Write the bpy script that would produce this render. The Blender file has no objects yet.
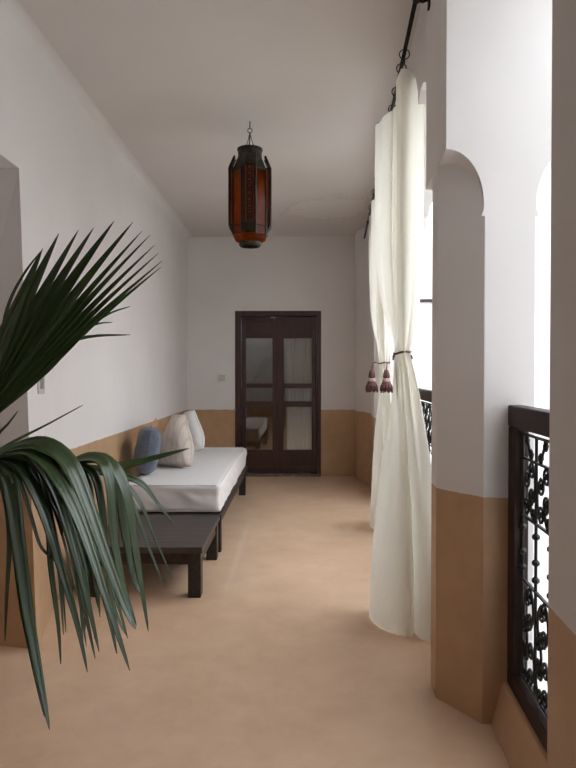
import bpy, bmesh, math, random
from mathutils import Vector, Matrix
random.seed(7)
S = bpy.context.scene
C = S.collection
PI = math.pi
EYE = 1.35           # eye height
F = 620.0            # focal length in pixels of the 576 px wide frame
SK = 0.0613          # the arcade runs slightly askew to the left wall

def R(d): return math.radians(d)
def smooth(t):
    t = max(0.0, min(1.0, t)); return t*t*(3-2*t)
def at(px, py, Y):
    """point at depth Y (metres in front of the eye) lying on picture direction px, py"""
    return Vector(((px-297)/F*Y, Y, EYE-(py-374)/F*Y))
def ar(u, s, z): return Vector((u+SK*s, s, z))        # arcade coordinates -> world

# ------------------------------------------------------------------ materials
def new_mat(name):
    m = bpy.data.materials.new(name); m.use_nodes = True
    nt = m.node_tree; nt.nodes.clear()
    return m, nt
def N(nt, typ, **kw):
    n = nt.nodes.new(typ)
    for k, v in kw.items():
        if k in n.inputs: n.inputs[k].default_value = v
        else: setattr(n, k, v)
    return n
def ramp(nt, fac, stops):
    r = N(nt, 'ShaderNodeValToRGB')
    el = r.color_ramp.elements
    while len(el) < len(stops): el.new(0.5)
    for e, (p, c) in zip(el, stops):
        e.position = p; e.color = (c[0], c[1], c[2], 1)
    nt.links.new(fac, r.inputs[0]); return r
def mixc(nt, fac, a, b, mode='MIX'):
    m = N(nt, 'ShaderNodeMix'); m.data_type = 'RGBA'; m.blend_type = mode
    for i, v in ((0, fac), (6, a), (7, b)):
        if hasattr(v, 'is_linked') or hasattr(v, 'links'): nt.links.new(v, m.inputs[i])
        elif i == 0: m.inputs[0].default_value = v
        else: m.inputs[i].default_value = (v[0], v[1], v[2], 1)
    return m.outputs[2]
def out(nt, sh):
    o = N(nt, 'ShaderNodeOutputMaterial'); nt.links.new(sh, o.inputs[0])
def bump(nt, h, strength, dist=0.01):
    b = N(nt, 'ShaderNodeBump', Strength=strength, Distance=dist)
    nt.links.new(h, b.inputs['Height']); return b.outputs[0]

def plain(name, c1, c2=None, rough=0.6, scale=8.0, spec=0.5, bmp=0.0, metallic=0.0, stretch=None, detail=4.0, coat=0.0):
    """noise-mottled principled surface in object space"""
    m, nt = new_mat(name)
    p = N(nt, 'ShaderNodeBsdfPrincipled', Roughness=rough, Metallic=metallic)
    p.inputs['Specular IOR Level'].default_value = spec
    p.inputs['Coat Weight'].default_value = coat
    tc = N(nt, 'ShaderNodeTexCoord')
    mp = N(nt, 'ShaderNodeMapping')
    if stretch: mp.inputs['Scale'].default_value = stretch
    nt.links.new(tc.outputs['Object'], mp.inputs[0])
    nz = N(nt, 'ShaderNodeTexNoise', Scale=scale, Detail=detail)
    nt.links.new(mp.outputs[0], nz.inputs['Vector'])
    c2 = c2 or tuple(x*0.8 for x in c1)
    r = ramp(nt, nz.outputs[0], [(0.3, c2), (0.7, c1)])
    nt.links.new(r.outputs[0], p.inputs['Base Color'])
    if bmp: nt.links.new(bump(nt, nz.outputs[0], bmp), p.inputs['Normal'])
    out(nt, p.outputs[0]); return m

WHITE = (0.80, 0.745, 0.715)
OCHRE = (0.56, 0.325, 0.175)
def wall_material():
    m, nt = new_mat('limewash_over_tadelakt_dado')
    geo = N(nt, 'ShaderNodeNewGeometry')
    sep = N(nt, 'ShaderNodeSeparateXYZ'); nt.links.new(geo.outputs['Position'], sep.inputs[0])
    nz = N(nt, 'ShaderNodeTexNoise', Scale=1.6, Detail=5.0); nt.links.new(geo.outputs['Position'], nz.inputs['Vector'])
    fine = N(nt, 'ShaderNodeTexNoise', Scale=9.0, Detail=6.0); nt.links.new(geo.outputs['Position'], fine.inputs['Vector'])
    lw = ramp(nt, nz.outputs[0], [(0.3, (0.845, 0.80, 0.775)), (0.7, (0.885, 0.845, 0.82))])
    td0 = ramp(nt, nz.outputs[0], [(0.3, (0.52, 0.325, 0.185)), (0.7, (0.62, 0.40, 0.24))])
    td = mixc(nt, 0.35, td0.outputs[0], ramp(nt, fine.outputs[0], [(0.3, (0.47, 0.29, 0.16)), (0.7, (0.65, 0.43, 0.26))]).outputs[0])
    ad = N(nt, 'ShaderNodeMath', operation='MULTIPLY_ADD'); nt.links.new(fine.outputs[0], ad.inputs[0])
    ad.inputs[1].default_value = 0.014; nt.links.new(sep.outputs[2], ad.inputs[2])
    gt = N(nt, 'ShaderNodeMath', operation='GREATER_THAN'); nt.links.new(ad.outputs[0], gt.inputs[0]); gt.inputs[1].default_value = 0.884
    sk = N(nt, 'ShaderNodeMath', operation='MULTIPLY_ADD'); nt.links.new(sep.outputs[1], sk.inputs[0]); sk.inputs[1].default_value = -SK; nt.links.new(sep.outputs[0], sk.inputs[2])
    ot = N(nt, 'ShaderNodeMath', operation='GREATER_THAN'); nt.links.new(sk.outputs[0], ot.inputs[0]); ot.inputs[1].default_value = 0.722
    mxm = N(nt, 'ShaderNodeMath', operation='MAXIMUM'); nt.links.new(gt.outputs[0], mxm.inputs[0]); nt.links.new(ot.outputs[0], mxm.inputs[1]); gt = mxm
    col = mixc(nt, gt.outputs[0], td, lw.outputs[0])
    rg = N(nt, 'ShaderNodeMapRange'); nt.links.new(gt.outputs[0], rg.inputs[0]); rg.inputs[3].default_value = 0.42; rg.inputs[4].default_value = 0.85
    p = N(nt, 'ShaderNodeBsdfPrincipled'); p.inputs['Specular IOR Level'].default_value = 0.35
    nt.links.new(col, p.inputs['Base Color']); nt.links.new(rg.outputs[0], p.inputs['Roughness'])
    nt.links.new(bump(nt, nz.outputs[0], 0.25, 0.04), p.inputs['Normal'])
    out(nt, p.outputs[0]); return m

def ceiling_material():
    m, nt = new_mat('limewashed_ceiling')
    geo = N(nt, 'ShaderNodeNewGeometry')
    nz = N(nt, 'ShaderNodeTexNoise', Scale=1.3, Detail=5.0); nt.links.new(geo.outputs['Position'], nz.inputs['Vector'])
    base = ramp(nt, nz.outputs[0], [(0.3, (0.775, 0.725, 0.695)), (0.7, (0.815, 0.77, 0.74))])
    # flaking patch near the far end
    d = N(nt, 'ShaderNodeVectorMath', operation='DISTANCE'); nt.links.new(geo.outputs['Position'], d.inputs[0]); d.inputs[1].default_value = (0.38, 6.85, 3.16)
    n2 = N(nt, 'ShaderNodeTexNoise', Scale=3.2, Detail=7.0, Roughness=0.65); nt.links.new(geo.outputs['Position'], n2.inputs['Vector'])
    a = N(nt, 'ShaderNodeMath', operation='MULTIPLY_ADD'); nt.links.new(n2.outputs[0], a.inputs[0]); a.inputs[1].default_value = 1.5; nt.links.new(d.outputs['Value'], a.inputs[2])
    fl = ramp(nt, a.outputs[0], [(0.0, (1, 1, 1)), (0.98, (1, 1, 1)), (1.0, (0, 0, 0))])
    sc = N(nt, 'ShaderNodeMath', operation='MULTIPLY'); nt.links.new(a.outputs[0], sc.inputs[0]); sc.inputs[1].default_value = 0.80
    nt.links.new(sc.outputs[0], fl.inputs[0])
    ring = ramp(nt, sc.outputs[0], [(0.93, (0, 0, 0)), (0.97, (1, 1, 1)), (1.0, (0, 0, 0))])
    c1 = mixc(nt, fl.outputs[0], base.outputs[0], (0.83, 0.78, 0.745))
    c2 = mixc(nt, ring.outputs[0], c1, (0.70, 0.63, 0.57))
    p = N(nt, 'ShaderNodeBsdfPrincipled', Roughness=0.9); p.inputs['Specular IOR Level'].default_value = 0.3
    nt.links.new(c2, p.inputs['Base Color'])
    nt.links.new(bump(nt, nz.outputs[0], 0.25, 0.04), p.inputs['Normal'])
    out(nt, p.outputs[0]); return m

def floor_material():
    m, nt = new_mat('polished_ochre_floor')
    geo = N(nt, 'ShaderNodeNewGeometry')
    n1 = N(nt, 'ShaderNodeTexNoise', Scale=0.9, Detail=6.0, Roughness=0.6); nt.links.new(geo.outputs['Position'], n1.inputs['Vector'])
    n2 = N(nt, 'ShaderNodeTexNoise', Scale=5.0, Detail=7.0, Roughness=0.65); nt.links.new(geo.outputs['Position'], n2.inputs['Vector'])
    a = ramp(nt, n1.outputs[0], [(0.32, (0.68, 0.445, 0.285)), (0.68, (0.82, 0.575, 0.395))])
    b = ramp(nt, n2.outputs[0], [(0.3, (0.60, 0.385, 0.24)), (0.7, (0.86, 0.62, 0.44))])
    c = mixc(nt, 0.4, a.outputs[0], b.outputs[0])
    # small dark scuffs and hair cracks
    v = N(nt, 'ShaderNodeTexNoise', Scale=2.3, Detail=3.0); nt.links.new(geo.outputs['Position'], v.inputs['Vector'])
    cr = ramp(nt, v.outputs[0], [(0.70, (0, 0, 0)), (0.76, (1, 1, 1))])
    n3 = N(nt, 'ShaderNodeTexNoise', Scale=30.0, Detail=4.0); nt.links.new(geo.outputs['Position'], n3.inputs['Vector'])
    n3r = ramp(nt, n3.outputs[0], [(0.55, (0, 0, 0)), (0.7, (0.6, 0.6, 0.6))])
    mk = N(nt, 'ShaderNodeMath', operation='MULTIPLY'); nt.links.new(cr.outputs[0], mk.inputs[0]); nt.links.new(n3r.outputs[0], mk.inputs[1])
    col = mixc(nt, mk.outputs[0], c, (0.30, 0.19, 0.13))
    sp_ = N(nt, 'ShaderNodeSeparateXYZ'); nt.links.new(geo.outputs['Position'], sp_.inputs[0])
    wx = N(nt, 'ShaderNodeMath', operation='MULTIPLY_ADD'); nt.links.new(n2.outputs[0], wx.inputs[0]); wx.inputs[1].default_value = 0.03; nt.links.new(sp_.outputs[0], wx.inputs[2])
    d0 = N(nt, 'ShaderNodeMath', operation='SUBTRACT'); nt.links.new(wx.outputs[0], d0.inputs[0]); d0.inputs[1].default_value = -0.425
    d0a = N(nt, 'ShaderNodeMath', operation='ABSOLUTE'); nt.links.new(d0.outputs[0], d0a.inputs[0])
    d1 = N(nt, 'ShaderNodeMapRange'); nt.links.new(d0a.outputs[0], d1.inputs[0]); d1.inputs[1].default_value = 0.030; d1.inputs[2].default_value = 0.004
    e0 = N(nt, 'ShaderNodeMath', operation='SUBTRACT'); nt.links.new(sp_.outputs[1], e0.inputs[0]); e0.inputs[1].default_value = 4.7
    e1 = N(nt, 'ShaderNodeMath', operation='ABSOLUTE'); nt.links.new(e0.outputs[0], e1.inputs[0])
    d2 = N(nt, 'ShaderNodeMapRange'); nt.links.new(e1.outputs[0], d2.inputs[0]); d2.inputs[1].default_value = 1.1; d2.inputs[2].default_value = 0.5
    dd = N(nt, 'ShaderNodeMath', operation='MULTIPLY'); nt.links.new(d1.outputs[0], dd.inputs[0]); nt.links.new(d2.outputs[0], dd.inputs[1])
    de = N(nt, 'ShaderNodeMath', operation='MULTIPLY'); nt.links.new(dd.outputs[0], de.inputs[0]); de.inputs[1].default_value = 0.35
    col = mixc(nt, de.outputs[0], col, (0.84, 0.70, 0.58))  # pale streak: a reflection on the floor, painted into its colour
    p = N(nt, 'ShaderNodeBsdfPrincipled')
    rr = N(nt, 'ShaderNodeMapRange'); nt.links.new(n2.outputs[0], rr.inputs[0]); rr.inputs[3].default_value = 0.30; rr.inputs[4].default_value = 0.46
    nt.links.new(rr.outputs[0], p.inputs['Roughness']); nt.links.new(col, p.inputs['Base Color'])
    p.inputs['Specular IOR Level'].default_value = 0.5
    nt.links.new(bump(nt, n1.outputs[0], 0.2, 0.03), p.inputs['Normal'])
    out(nt, p.outputs[0]); return m

def cloth_material(name, c1, c2, trans=0.3, rough=0.7, scale=60.0, stripes=None, sheen=0.2):
    m, nt = new_mat(name)
    tc = N(nt, 'ShaderNodeTexCoord')
    nz = N(nt, 'ShaderNodeTexNoise', Scale=scale, Detail=3.0); nt.links.new(tc.outputs['Object'], nz.inputs['Vector'])
    r = ramp(nt, nz.outputs[0], [(0.3, c2), (0.7, c1)])
    col = r.outputs[0]
    if stripes:
        w = N(nt, 'ShaderNodeTexWave', Scale=stripes[0]); w.bands_direction = stripes[2]
        nt.links.new(tc.outputs['Object'], w.inputs['Vector'])
        wr = ramp(nt, w.outputs[0], [(0.80, (0, 0, 0)), (0.92, (1, 1, 1))])
        col = mixc(nt, wr.outputs[0], col, stripes[1])
    p = N(nt, 'ShaderNodeBsdfPrincipled', Roughness=rough); p.inputs['Sheen Weight'].default_value = sheen
    p.inputs['Specular IOR Level'].default_value = 0.3
    nt.links.new(col, p.inputs['Base Color'])
    nt.links.new(bump(nt, nz.outputs[0], 0.12, 0.002), p.inputs['Normal'])
    if trans:
        t = N(nt, 'ShaderNodeBsdfTranslucent'); nt.links.new(col, t.inputs[0])
        mx = N(nt, 'ShaderNodeMixShader'); mx.inputs[0].default_value = trans
        nt.links.new(p.outputs[0], mx.inputs[1]); nt.links.new(t.outputs[0], mx.inputs[2]); out(nt, mx.outputs[0])
    else: out(nt, p.outputs[0])
    return m

def pane_material(name, tint, gloss, rough=0.02):
    m, nt = new_mat(name)
    nz = N(nt, 'ShaderNodeTexNoise', Scale=3.0); 
    tr = N(nt, 'ShaderNodeBsdfTransparent'); tr.inputs[0].default_value = (*tint, 1)
    gl = N(nt, 'ShaderNodeBsdfGlossy', Roughness=rough); gl.inputs[0].default_value = (1, 1, 1, 1)
    mx = N(nt, 'ShaderNodeMixShader'); mx.inputs[0].default_value = gloss
    nt.links.new(tr.outputs[0], mx.inputs[1]); nt.links.new(gl.outputs[0], mx.inputs[2]); out(nt, mx.outputs[0])
    return m

def amber_material():
    m, nt = new_mat('amber_lantern_glass')
    tc = N(nt, 'ShaderNodeTexCoord')
    nz = N(nt, 'ShaderNodeTexNoise', Scale=14.0, Detail=4.0); nt.links.new(tc.outputs['Object'], nz.inputs['Vector'])
    r = ramp(nt, nz.outputs[0], [(0.3, (0.66, 0.33, 0.11)), (0.7, (0.88, 0.50, 0.18))])
    t = N(nt, 'ShaderNodeBsdfTranslucent'); nt.links.new(r.outputs[0], t.inputs[0])
    tr = N(nt, 'ShaderNodeBsdfTransparent'); tr.inputs[0].default_value = (0.78, 0.50, 0.24, 1)
    gl = N(nt, 'ShaderNodeBsdfGlossy', Roughness=0.15); gl.inputs[0].default_value = (0.8, 0.8, 0.8, 1)
    m1 = N(nt, 'ShaderNodeMixShader'); m1.inputs[0].default_value = 0.55
    nt.links.new(t.outputs[0], m1.inputs[1]); nt.links.new(tr.outputs[0], m1.inputs[2])
    m2 = N(nt, 'ShaderNodeMixShader'); m2.inputs[0].default_value = 0.012
    nt.links.new(m1.outputs[0], m2.inputs[1]); nt.links.new(gl.outputs[0], m2.inputs[2]); out(nt, m2.outputs[0])
    return m

M = dict(
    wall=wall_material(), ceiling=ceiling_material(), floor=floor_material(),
    facade=plain('courtyard_limewash', (0.86, 0.86, 0.86), (0.80, 0.80, 0.80), 0.85, 2.0),
    paving=plain('courtyard_paving', (0.62, 0.60, 0.56), (0.50, 0.48, 0.45), 0.6, 3.0),
    door=plain('dark_stained_cedar', (0.066, 0.026, 0.021), (0.042, 0.016, 0.013), 0.38, 6.0, stretch=(6, 6, 0.6), bmp=0.15),
    rail=plain('dark_varnished_rail', (0.036, 0.016, 0.013), (0.022, 0.010, 0.008), 0.55, 8.0, spec=0.3, stretch=(8, 0.7, 8), bmp=0.12),
    bench=plain('worn_black_brown_timber', (0.036, 0.024, 0.021), (0.014, 0.009, 0.008), 0.45, 5.0, stretch=(9, 0.6, 9), bmp=0.25),
    tabletop=plain('worn_grey_brown_timber', (0.085, 0.068, 0.064), (0.026, 0.018, 0.017), 0.42, 5.0, stretch=(0.6, 9, 9), bmp=0.25),
    iron=plain('black_wrought_iron', (0.018, 0.020, 0.020), (0.010, 0.011, 0.011), 0.5, 30.0, metallic=0.3),
    lantern=plain('aged_dark_brass', (0.060, 0.050, 0.038), (0.022, 0.018, 0.014), 0.5, 40.0, metallic=0.6, bmp=0.3),
    steel=plain('dull_steel', (0.45, 0.44, 0.42), (0.3, 0.3, 0.28), 0.4, 30.0, metallic=0.9),
    stone=plain('dark_threshold_stone', (0.17, 0.13, 0.10), (0.06, 0.05, 0.045), 0.5, 14.0),
    plastic=plain('cream_plastic', (0.62, 0.58, 0.51), (0.58, 0.54, 0.48), 0.4, 5.0),
    curtain=cloth_material('heavy_cream_cotton', (0.88, 0.845, 0.745), (0.84, 0.80, 0.70), 0.42, 0.55, 90.0, sheen=0.3),
    voile=cloth_material('grey_voile', (0.80, 0.76, 0.72), (0.73, 0.69, 0.65), 0.25),
    mattress=cloth_material('white_mattress_cotton', (0.84, 0.81, 0.80), (0.80, 0.77, 0.76), 0.0, 0.8, 40.0),
    blue=cloth_material('slate_blue_linen', (0.150, 0.175, 0.225), (0.105, 0.125, 0.165), 0.0, 0.85, 50.0),
    cream=cloth_material('cream_linen', (0.70, 0.61, 0.54), (0.64, 0.55, 0.48), 0.0, 0.8, 30.0, stripes=(5.5, (0.60, 0.50, 0.43), 'X')),
    pale=cloth_material('white_linen', (0.78, 0.76, 0.735), (0.73, 0.70, 0.68), 0.0, 0.8, 30.0),
    orange=cloth_material('apricot_linen', (0.70, 0.38, 0.17), (0.60, 0.31, 0.13), 0.0, 0.8, 30.0),
    glass=pane_material('door_glass', (0.92, 0.93, 0.92), 0.09),
    amber=amber_material(),
    cord=plain('brown_cord', (0.16, 0.09, 0.07), (0.09, 0.05, 0.04), 0.9, 60.0),
    tassel=plain('wine_red_silk', (0.17, 0.055, 0.048), (0.07, 0.025, 0.022), 0.6, 90.0, stretch=(1, 1, 0.1)),
    tassel_lace=plain('cream_silk_band', (0.62, 0.52, 0.44), (0.25, 0.12, 0.10), 0.7, 120.0),
    pot=plain('rose_terracotta', (0.34, 0.145, 0.100), (0.24, 0.10, 0.07), 0.7, 7.0, bmp=0.15),
    soil=plain('dark_potting_soil', (0.05, 0.035, 0.025), (0.02, 0.015, 0.01), 0.95, 40.0, bmp=0.6),
    trunk=plain('fibrous_palm_trunk', (0.16, 0.10, 0.06), (0.06, 0.04, 0.025), 0.9, 20.0, stretch=(1, 1, 4), bmp=0.8),
    petiole=plain('green_petiole', (0.09, 0.13, 0.045), (0.06, 0.09, 0.03), 0.45, 8.0),
    mountain=None)
def palm_material():
    m, nt = new_mat('fan_palm_leaf')
    at_ = N(nt, 'ShaderNodeAttribute', attribute_name='along')
    r = ramp(nt, at_.outputs['Fac'], [(0.0, (0.062, 0.108, 0.030)), (0.86, (0.046, 0.086, 0.028)), (0.955, (0.05, 0.06, 0.03)), (1.0, (0.20, 0.11, 0.07))])
    tc = N(nt, 'ShaderNodeTexCoord')
    nz = N(nt, 'ShaderNodeTexNoise', Scale=7.0, Detail=4.0); nt.links.new(tc.outputs['Object'], nz.inputs['Vector'])
    c = mixc(nt, 0.35, r.outputs[0], ramp(nt, nz.outputs[0], [(0.3, (0.028, 0.056, 0.019)), (0.7, (0.085, 0.135, 0.045))]).outputs[0])
    p = N(nt, 'ShaderNodeBsdfPrincipled', Roughness=0.29); nt.links.new(c, p.inputs['Base Color'])
    p.inputs['Coat Weight'].default_value = 0.45; p.inputs['Coat Roughness'].default_value = 0.25
    t = N(nt, 'ShaderNodeBsdfTranslucent'); t.inputs[0].default_value = (0.06, 0.13, 0.025, 1)
    mx = N(nt, 'ShaderNodeMixShader'); mx.inputs[0].default_value = 0.15
    nt.links.new(p.outputs[0], mx.inputs[1]); nt.links.new(t.outputs[0], mx.inputs[2]); out(nt, mx.outputs[0])
    return m
M['leaf'] = palm_material()

# ------------------------------------------------------------------ mesh helpers
class MB:
    """collects vertices and faces; build() links them as ONE mesh object"""
    def __init__(s): s.v = []; s.f = []; s.attr = []
    def add(s, vs, fs):
        b = len(s.v); s.v += [Vector(p) for p in vs]; s.f += [tuple(i+b for i in f) for f in fs]; return b
    def hexa(s, p):
        s.add(p, [(0,3,2,1),(4,5,6,7),(0,1,5,4),(1,2,6,5),(2,3,7,6),(3,0,4,7)])
    def box(s, a, b, fn=None):
        x0,y0,z0 = a; x1,y1,z1 = b
        p = [(x0,y0,z0),(x1,y0,z0),(x1,y1,z0),(x0,y1,z0),(x0,y0,z1),(x1,y0,z1),(x1,y1,z1),(x0,y1,z1)]
        s.hexa([fn(*q) if fn else q for q in p])
    def prism(s, poly, z0, z1, fn=None):
        n = len(poly)
        v = [(x,y,z0) for x,y in poly]+[(x,y,z1) for x,y in poly]
        s.add([fn(*q) if fn else q for q in v], [tuple(range(n-1,-1,-1)), tuple(range(n,2*n))]+[(i,(i+1)%n,n+(i+1)%n,n+i) for i in range(n)])
    def grid(s, rows, closed=False):
        n = len(rows[0]); b = s.add([p for r in rows for p in r], [])
        for i in range(len(rows)-1):
            for j in range(n if closed else n-1):
                k = (j+1) % n
                s.f.append((b+i*n+j, b+i*n+k, b+(i+1)*n+k, b+(i+1)*n+j))
        return b
    def lathe(s, prof, seg=24, c=(0,0,0), rot=0.0, fn=None):
        rows = []
        for r, z in prof:
            rows.append([Vector((c[0]+r*math.cos(rot+2*PI*k/seg), c[1]+r*math.sin(rot+2*PI*k/seg), c[2]+z)) for k in range(seg)])
        b = s.grid(rows, True)
        if prof[0][0] > 1e-6: s.f.append(tuple(b+k for k in range(seg-1,-1,-1)))
        if prof[-1][0] > 1e-6: s.f.append(tuple(b+(len(prof)-1)*seg+k for k in range(seg)))
    def tube(s, pts, r, seg=8, closed=False):
        pts = [Vector(p) for p in pts]; n = len(pts)
        rad = r if isinstance(r, (list, tuple)) else [r]*n
        rows = []; up = None
        for i, p in enumerate(pts):
            if closed: d = pts[(i+1)%n]-pts[i-1]
            else: d = pts[min(i+1,n-1)]-pts[max(i-1,0)]
            d = d.normalized() if d.length > 1e-9 else Vector((0,0,1))
            if up is None:
                up = Vector((0,0,1)) if abs(d.z) < 0.9 else Vector((1,0,0))
            a = (up-d*up.dot(d)); a = a.normalized() if a.length > 1e-6 else d.orthogonal().normalized()
            up = a; b_ = d.cross(a)
            rows.append([p+(a*math.cos(2*PI*k/seg)+b_*math.sin(2*PI*k/seg))*rad[i] for k in range(seg)])
        if closed:
            rows.append(rows[0]); s.grid(rows, True)
        else:
            b = s.grid(rows, True)
            s.f.append(tuple(b+k for k in range(seg-1,-1,-1))); s.f.append(tuple(b+(n-1)*seg+k for k in range(seg)))
    def torus(s, c, ax, Rr, r, n=20, seg=8):
        ax = Vector(ax).normalized(); a = ax.orthogonal().normalized(); b = ax.cross(a)
        s.tube([Vector(c)+(a*math.cos(2*PI*k/n)+b*math.sin(2*PI*k/n))*Rr for k in range(n)], r, seg, True)
    def build(s, name, mat, parent=None, shade=False, bevel=0.0, base=None):
        me = bpy.data.meshes.new(name)
        off = Vector(base) if base is not None else Vector((0,0,0))
        me.from_pydata([p-off for p in s.v], [], s.f)
        bm = bmesh.new(); bm.from_mesh(me)
        bmesh.ops.recalc_face_normals(bm, faces=bm.faces[:])
        bm.to_mesh(me); bm.free()
        if shade:
            for p in me.polygons: p.use_smooth = True
        me.materials.append(mat)
        o = bpy.data.objects.new(name, me); C.objects.link(o)
        if base is not None: o.location = off
        if parent: o.parent = parent
        if bevel:
            b = o.modifiers.new('bevel', 'BEVEL'); b.width = bevel; b.segments = 2; b.limit_method = 'ANGLE'; b.angle_limit = R(40)
        return o
def tag(o, label=None, cat=None, group=None, kind=None):
    for k, v in (('label', label), ('category', cat), ('group', group), ('kind', kind)):
        if v: o[k] = v
    return o
def empty(name, loc):
    o = bpy.data.objects.new(name, None); C.objects.link(o); o.location = loc
    o.empty_display_size = 0.1; return o
def local(o):
    """function turning world coordinates into o's local ones (empties here are never rotated)"""
    L = Vector(o.location)
    return lambda p: Vector(p)-L
def child(mb, name, mat, root, **kw):
    L = Vector(root.location)
    par = root.parent
    while par: L += Vector(par.location); par = par.parent
    mb.v = [p-L for p in mb.v]
    return mb.build(name, mat, root, **kw)
def struct(o): o['kind'] = 'structure'; return o
def copy_thing(o, parent=None):
    c = o.copy(); C.objects.link(c); c.parent = parent
    for ch in list(o.children): copy_thing(ch, c)
    return c

# ------------------------------------------------------------------ the room
TOP = 3.16
S0, S1 = -3.2, 8.2
# floor
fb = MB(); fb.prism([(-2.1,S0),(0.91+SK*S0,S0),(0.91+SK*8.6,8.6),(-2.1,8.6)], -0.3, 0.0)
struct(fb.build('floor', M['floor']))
cb = MB(); cb.prism([(-2.1,S0),(0.91+SK*S0,S0),(0.91+SK*8.6,8.6),(-2.1,8.6)], TOP, TOP+0.35)
struct(cb.build('ceiling', M['ceiling']))
# left wall: thick, with a door-high opening near the camera
OP0, OP1, OPH = 1.2, 3.16, 2.40
wl = MB()
wl.hexa([(-2.05,OP1,0),(-1.275,3.0,0),(-1.421,3.62,0),(-2.05,3.62,0),(-2.05,OP1,OPH),(-1.418,OP1,OPH),(-1.421,3.62,OPH),(-2.05,3.62,OPH)])
wl.hexa([(-2.05,OP1,OPH),(-1.418,OP1,OPH),(-1.421,3.62,OPH),(-2.05,3.62,OPH),(-2.05,OP1,TOP),(-1.418,OP1,TOP),(-1.421,3.62,TOP),(-2.05,3.62,TOP)])
wl.hexa([(-2.05,3.62,0),(-1.421,3.62,0),(-1.455,S1+0.3,0),(-2.05,S1+0.3,0),(-2.05,3.62,TOP),(-1.421,3.62,TOP),(-1.455,S1+0.3,TOP),(-2.05,S1+0.3,TOP)])
wl.box((-2.05,S0,0),(-1.418,OP0,TOP))
wl.box((-2.05,OP0,OPH),(-1.418,OP1,TOP))
wl.box((-2.15,S0,0),(-2.05,S1+0.3,TOP))
struct(wl.build('wall_left', M['wall']))
# cove where left wall meets ceiling
cv = MB(); prof = []
for k in range(9):
    a = k/8*PI/2
    prof.append((0.085*(1-math.cos(a)), -0.075*(1-math.sin(a))))
rows = []
for y in (S0, S1+0.05):
    x = -1.418 if y < 0 else -1.455
    rows.append([Vector((x-0.01, y, TOP-0.075)), *[Vector((x+dx, y, TOP+dz)) for dx, dz in prof], Vector((x-0.01, y, TOP))])
cv.grid(rows, True); n = len(rows[0]); cv.f.append(tuple(range(n))); cv.f.append(tuple(range(2*n-1, n-1, -1)))
struct(cv.build('trim_1', M['wall'], shade=False))
# far wall with door opening
DX0, DX1, DZ = -0.82, 0.318, 2.183
wf = MB()
wf.box((-2.05,S1,0),(DX0,S1+0.3,TOP)); wf.box((DX1,S1,0),(1.40,S1+0.3,TOP)); wf.box((DX0,S1,DZ),(DX1,S1+0.3,TOP))
struct(wf.build('wall_far', M['wall']))
wb = MB(); wb.box((-2.05,S0-0.2,0),(0.91+SK*S0,S0,TOP)); struct(wb.build('wall_back', M['wall']))
# store room behind the glazed door
sr = MB()
sr.box((-1.6,10.6,0),(1.2,10.8,2.8)); sr.box((-1.7,8.5,0),(-1.6,10.8,2.8)); sr.box((1.2,8.5,0),(1.3,10.8,2.8))
sr.box((-1.7,8.5,2.8),(1.3,9.9,2.9)); sr.box((-1.7,10.35,2.8),(1.3,10.8,2.9)); sr.box((-1.7,9.9,2.8),(-0.9,10.35,2.9)); sr.box((-0.4,9.9,2.8),(1.3,10.35,2.9)); sr.box((-1.7,8.5,-0.1),(1.3,10.8,0.0))  # gap left in this ceiling is an added, unseen opening to brighten the room
struct(sr.build('wall_room_beyond', M['wall']))

# ---- arcade piers: square blocks whose corners are chamfered up to a horseshoe stop
U0, U1 = 0.42, 0.91
CW, CL = 0.149, 0.195
def cut_mesh(corner_u, corner_s, du, ds, w, l):
    Z1, Z2 = 1.95, 2.0
    pr = [(-0.05,-0.2),(w,-0.2),(w,Z1),(0.90*w,Z1+0.004)]
    for k in range(15):
        a = -0.12+(PI/2+0.12)*k/14
        pr.append((max(0.0,0.955*w*math.cos(a))+0.002, Z2+0.205*math.sin(a)))
    pr.append((-0.05, Z2+0.205))
    n = len(pr); vs = []
    for (x, z) in pr: vs.append(ar(corner_u+du*x, corner_s-ds*0.05, z))
    for (x, z) in pr: vs.append(ar(corner_u+du*x, corner_s+ds*max(-0.04, l*(1-x/w)) if x < w-1e-6 else corner_s+ds*0.0, z))
    mb = MB(); mb.add(vs, [tuple(range(n)), tuple(range(2*n-1, n-1, -1))]+[(i,(i+1)%n,n+(i+1)%n,n+i) for i in range(n)])
    return mb
def pier(name, s0, s1, U0=U0):
    b = MB(); b.box((U0,s0,-0.02),(U1,s1,TOP+0.02), ar)
    o = b.build(name, M['wall'])
    cutters = []
    for (cu, du) in ((U0,1),(U1,-1)):
        for (cs, ds) in ((s0,1),(s1,-1)):
            c = cut_mesh(cu, cs, du, ds, CW, CL).build('cutter', M['wall']); cutters.append(c)
            md = o.modifiers.new('cut', 'BOOLEAN'); md.operation = 'DIFFERENCE'; md.solver = 'EXACT'; md.object = c
    dg = bpy.context.evaluated_depsgraph_get()
    me = bpy.data.meshes.new_from_object(o.evaluated_get(dg))
    o.modifiers.clear(); old = o.data; o.data = me; bpy.data.meshes.remove(old)
    for c in cutters: bpy.data.objects.remove(c, do_unlink=True)
    me.name = name
    bv = o.modifiers.new('bevel', 'BEVEL'); bv.width = 0.006; bv.segments = 2; bv.limit_method = 'ANGLE'; bv.angle_limit = R(20)
    return struct(o)
pier('pier', 2.38, 2.90)
npb = MB(); npb.box((0.436,0.90,-0.02),(U1,1.28,TOP+0.02), ar); struct(npb.build('pier', M['wall'], bevel=0.012))
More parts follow.
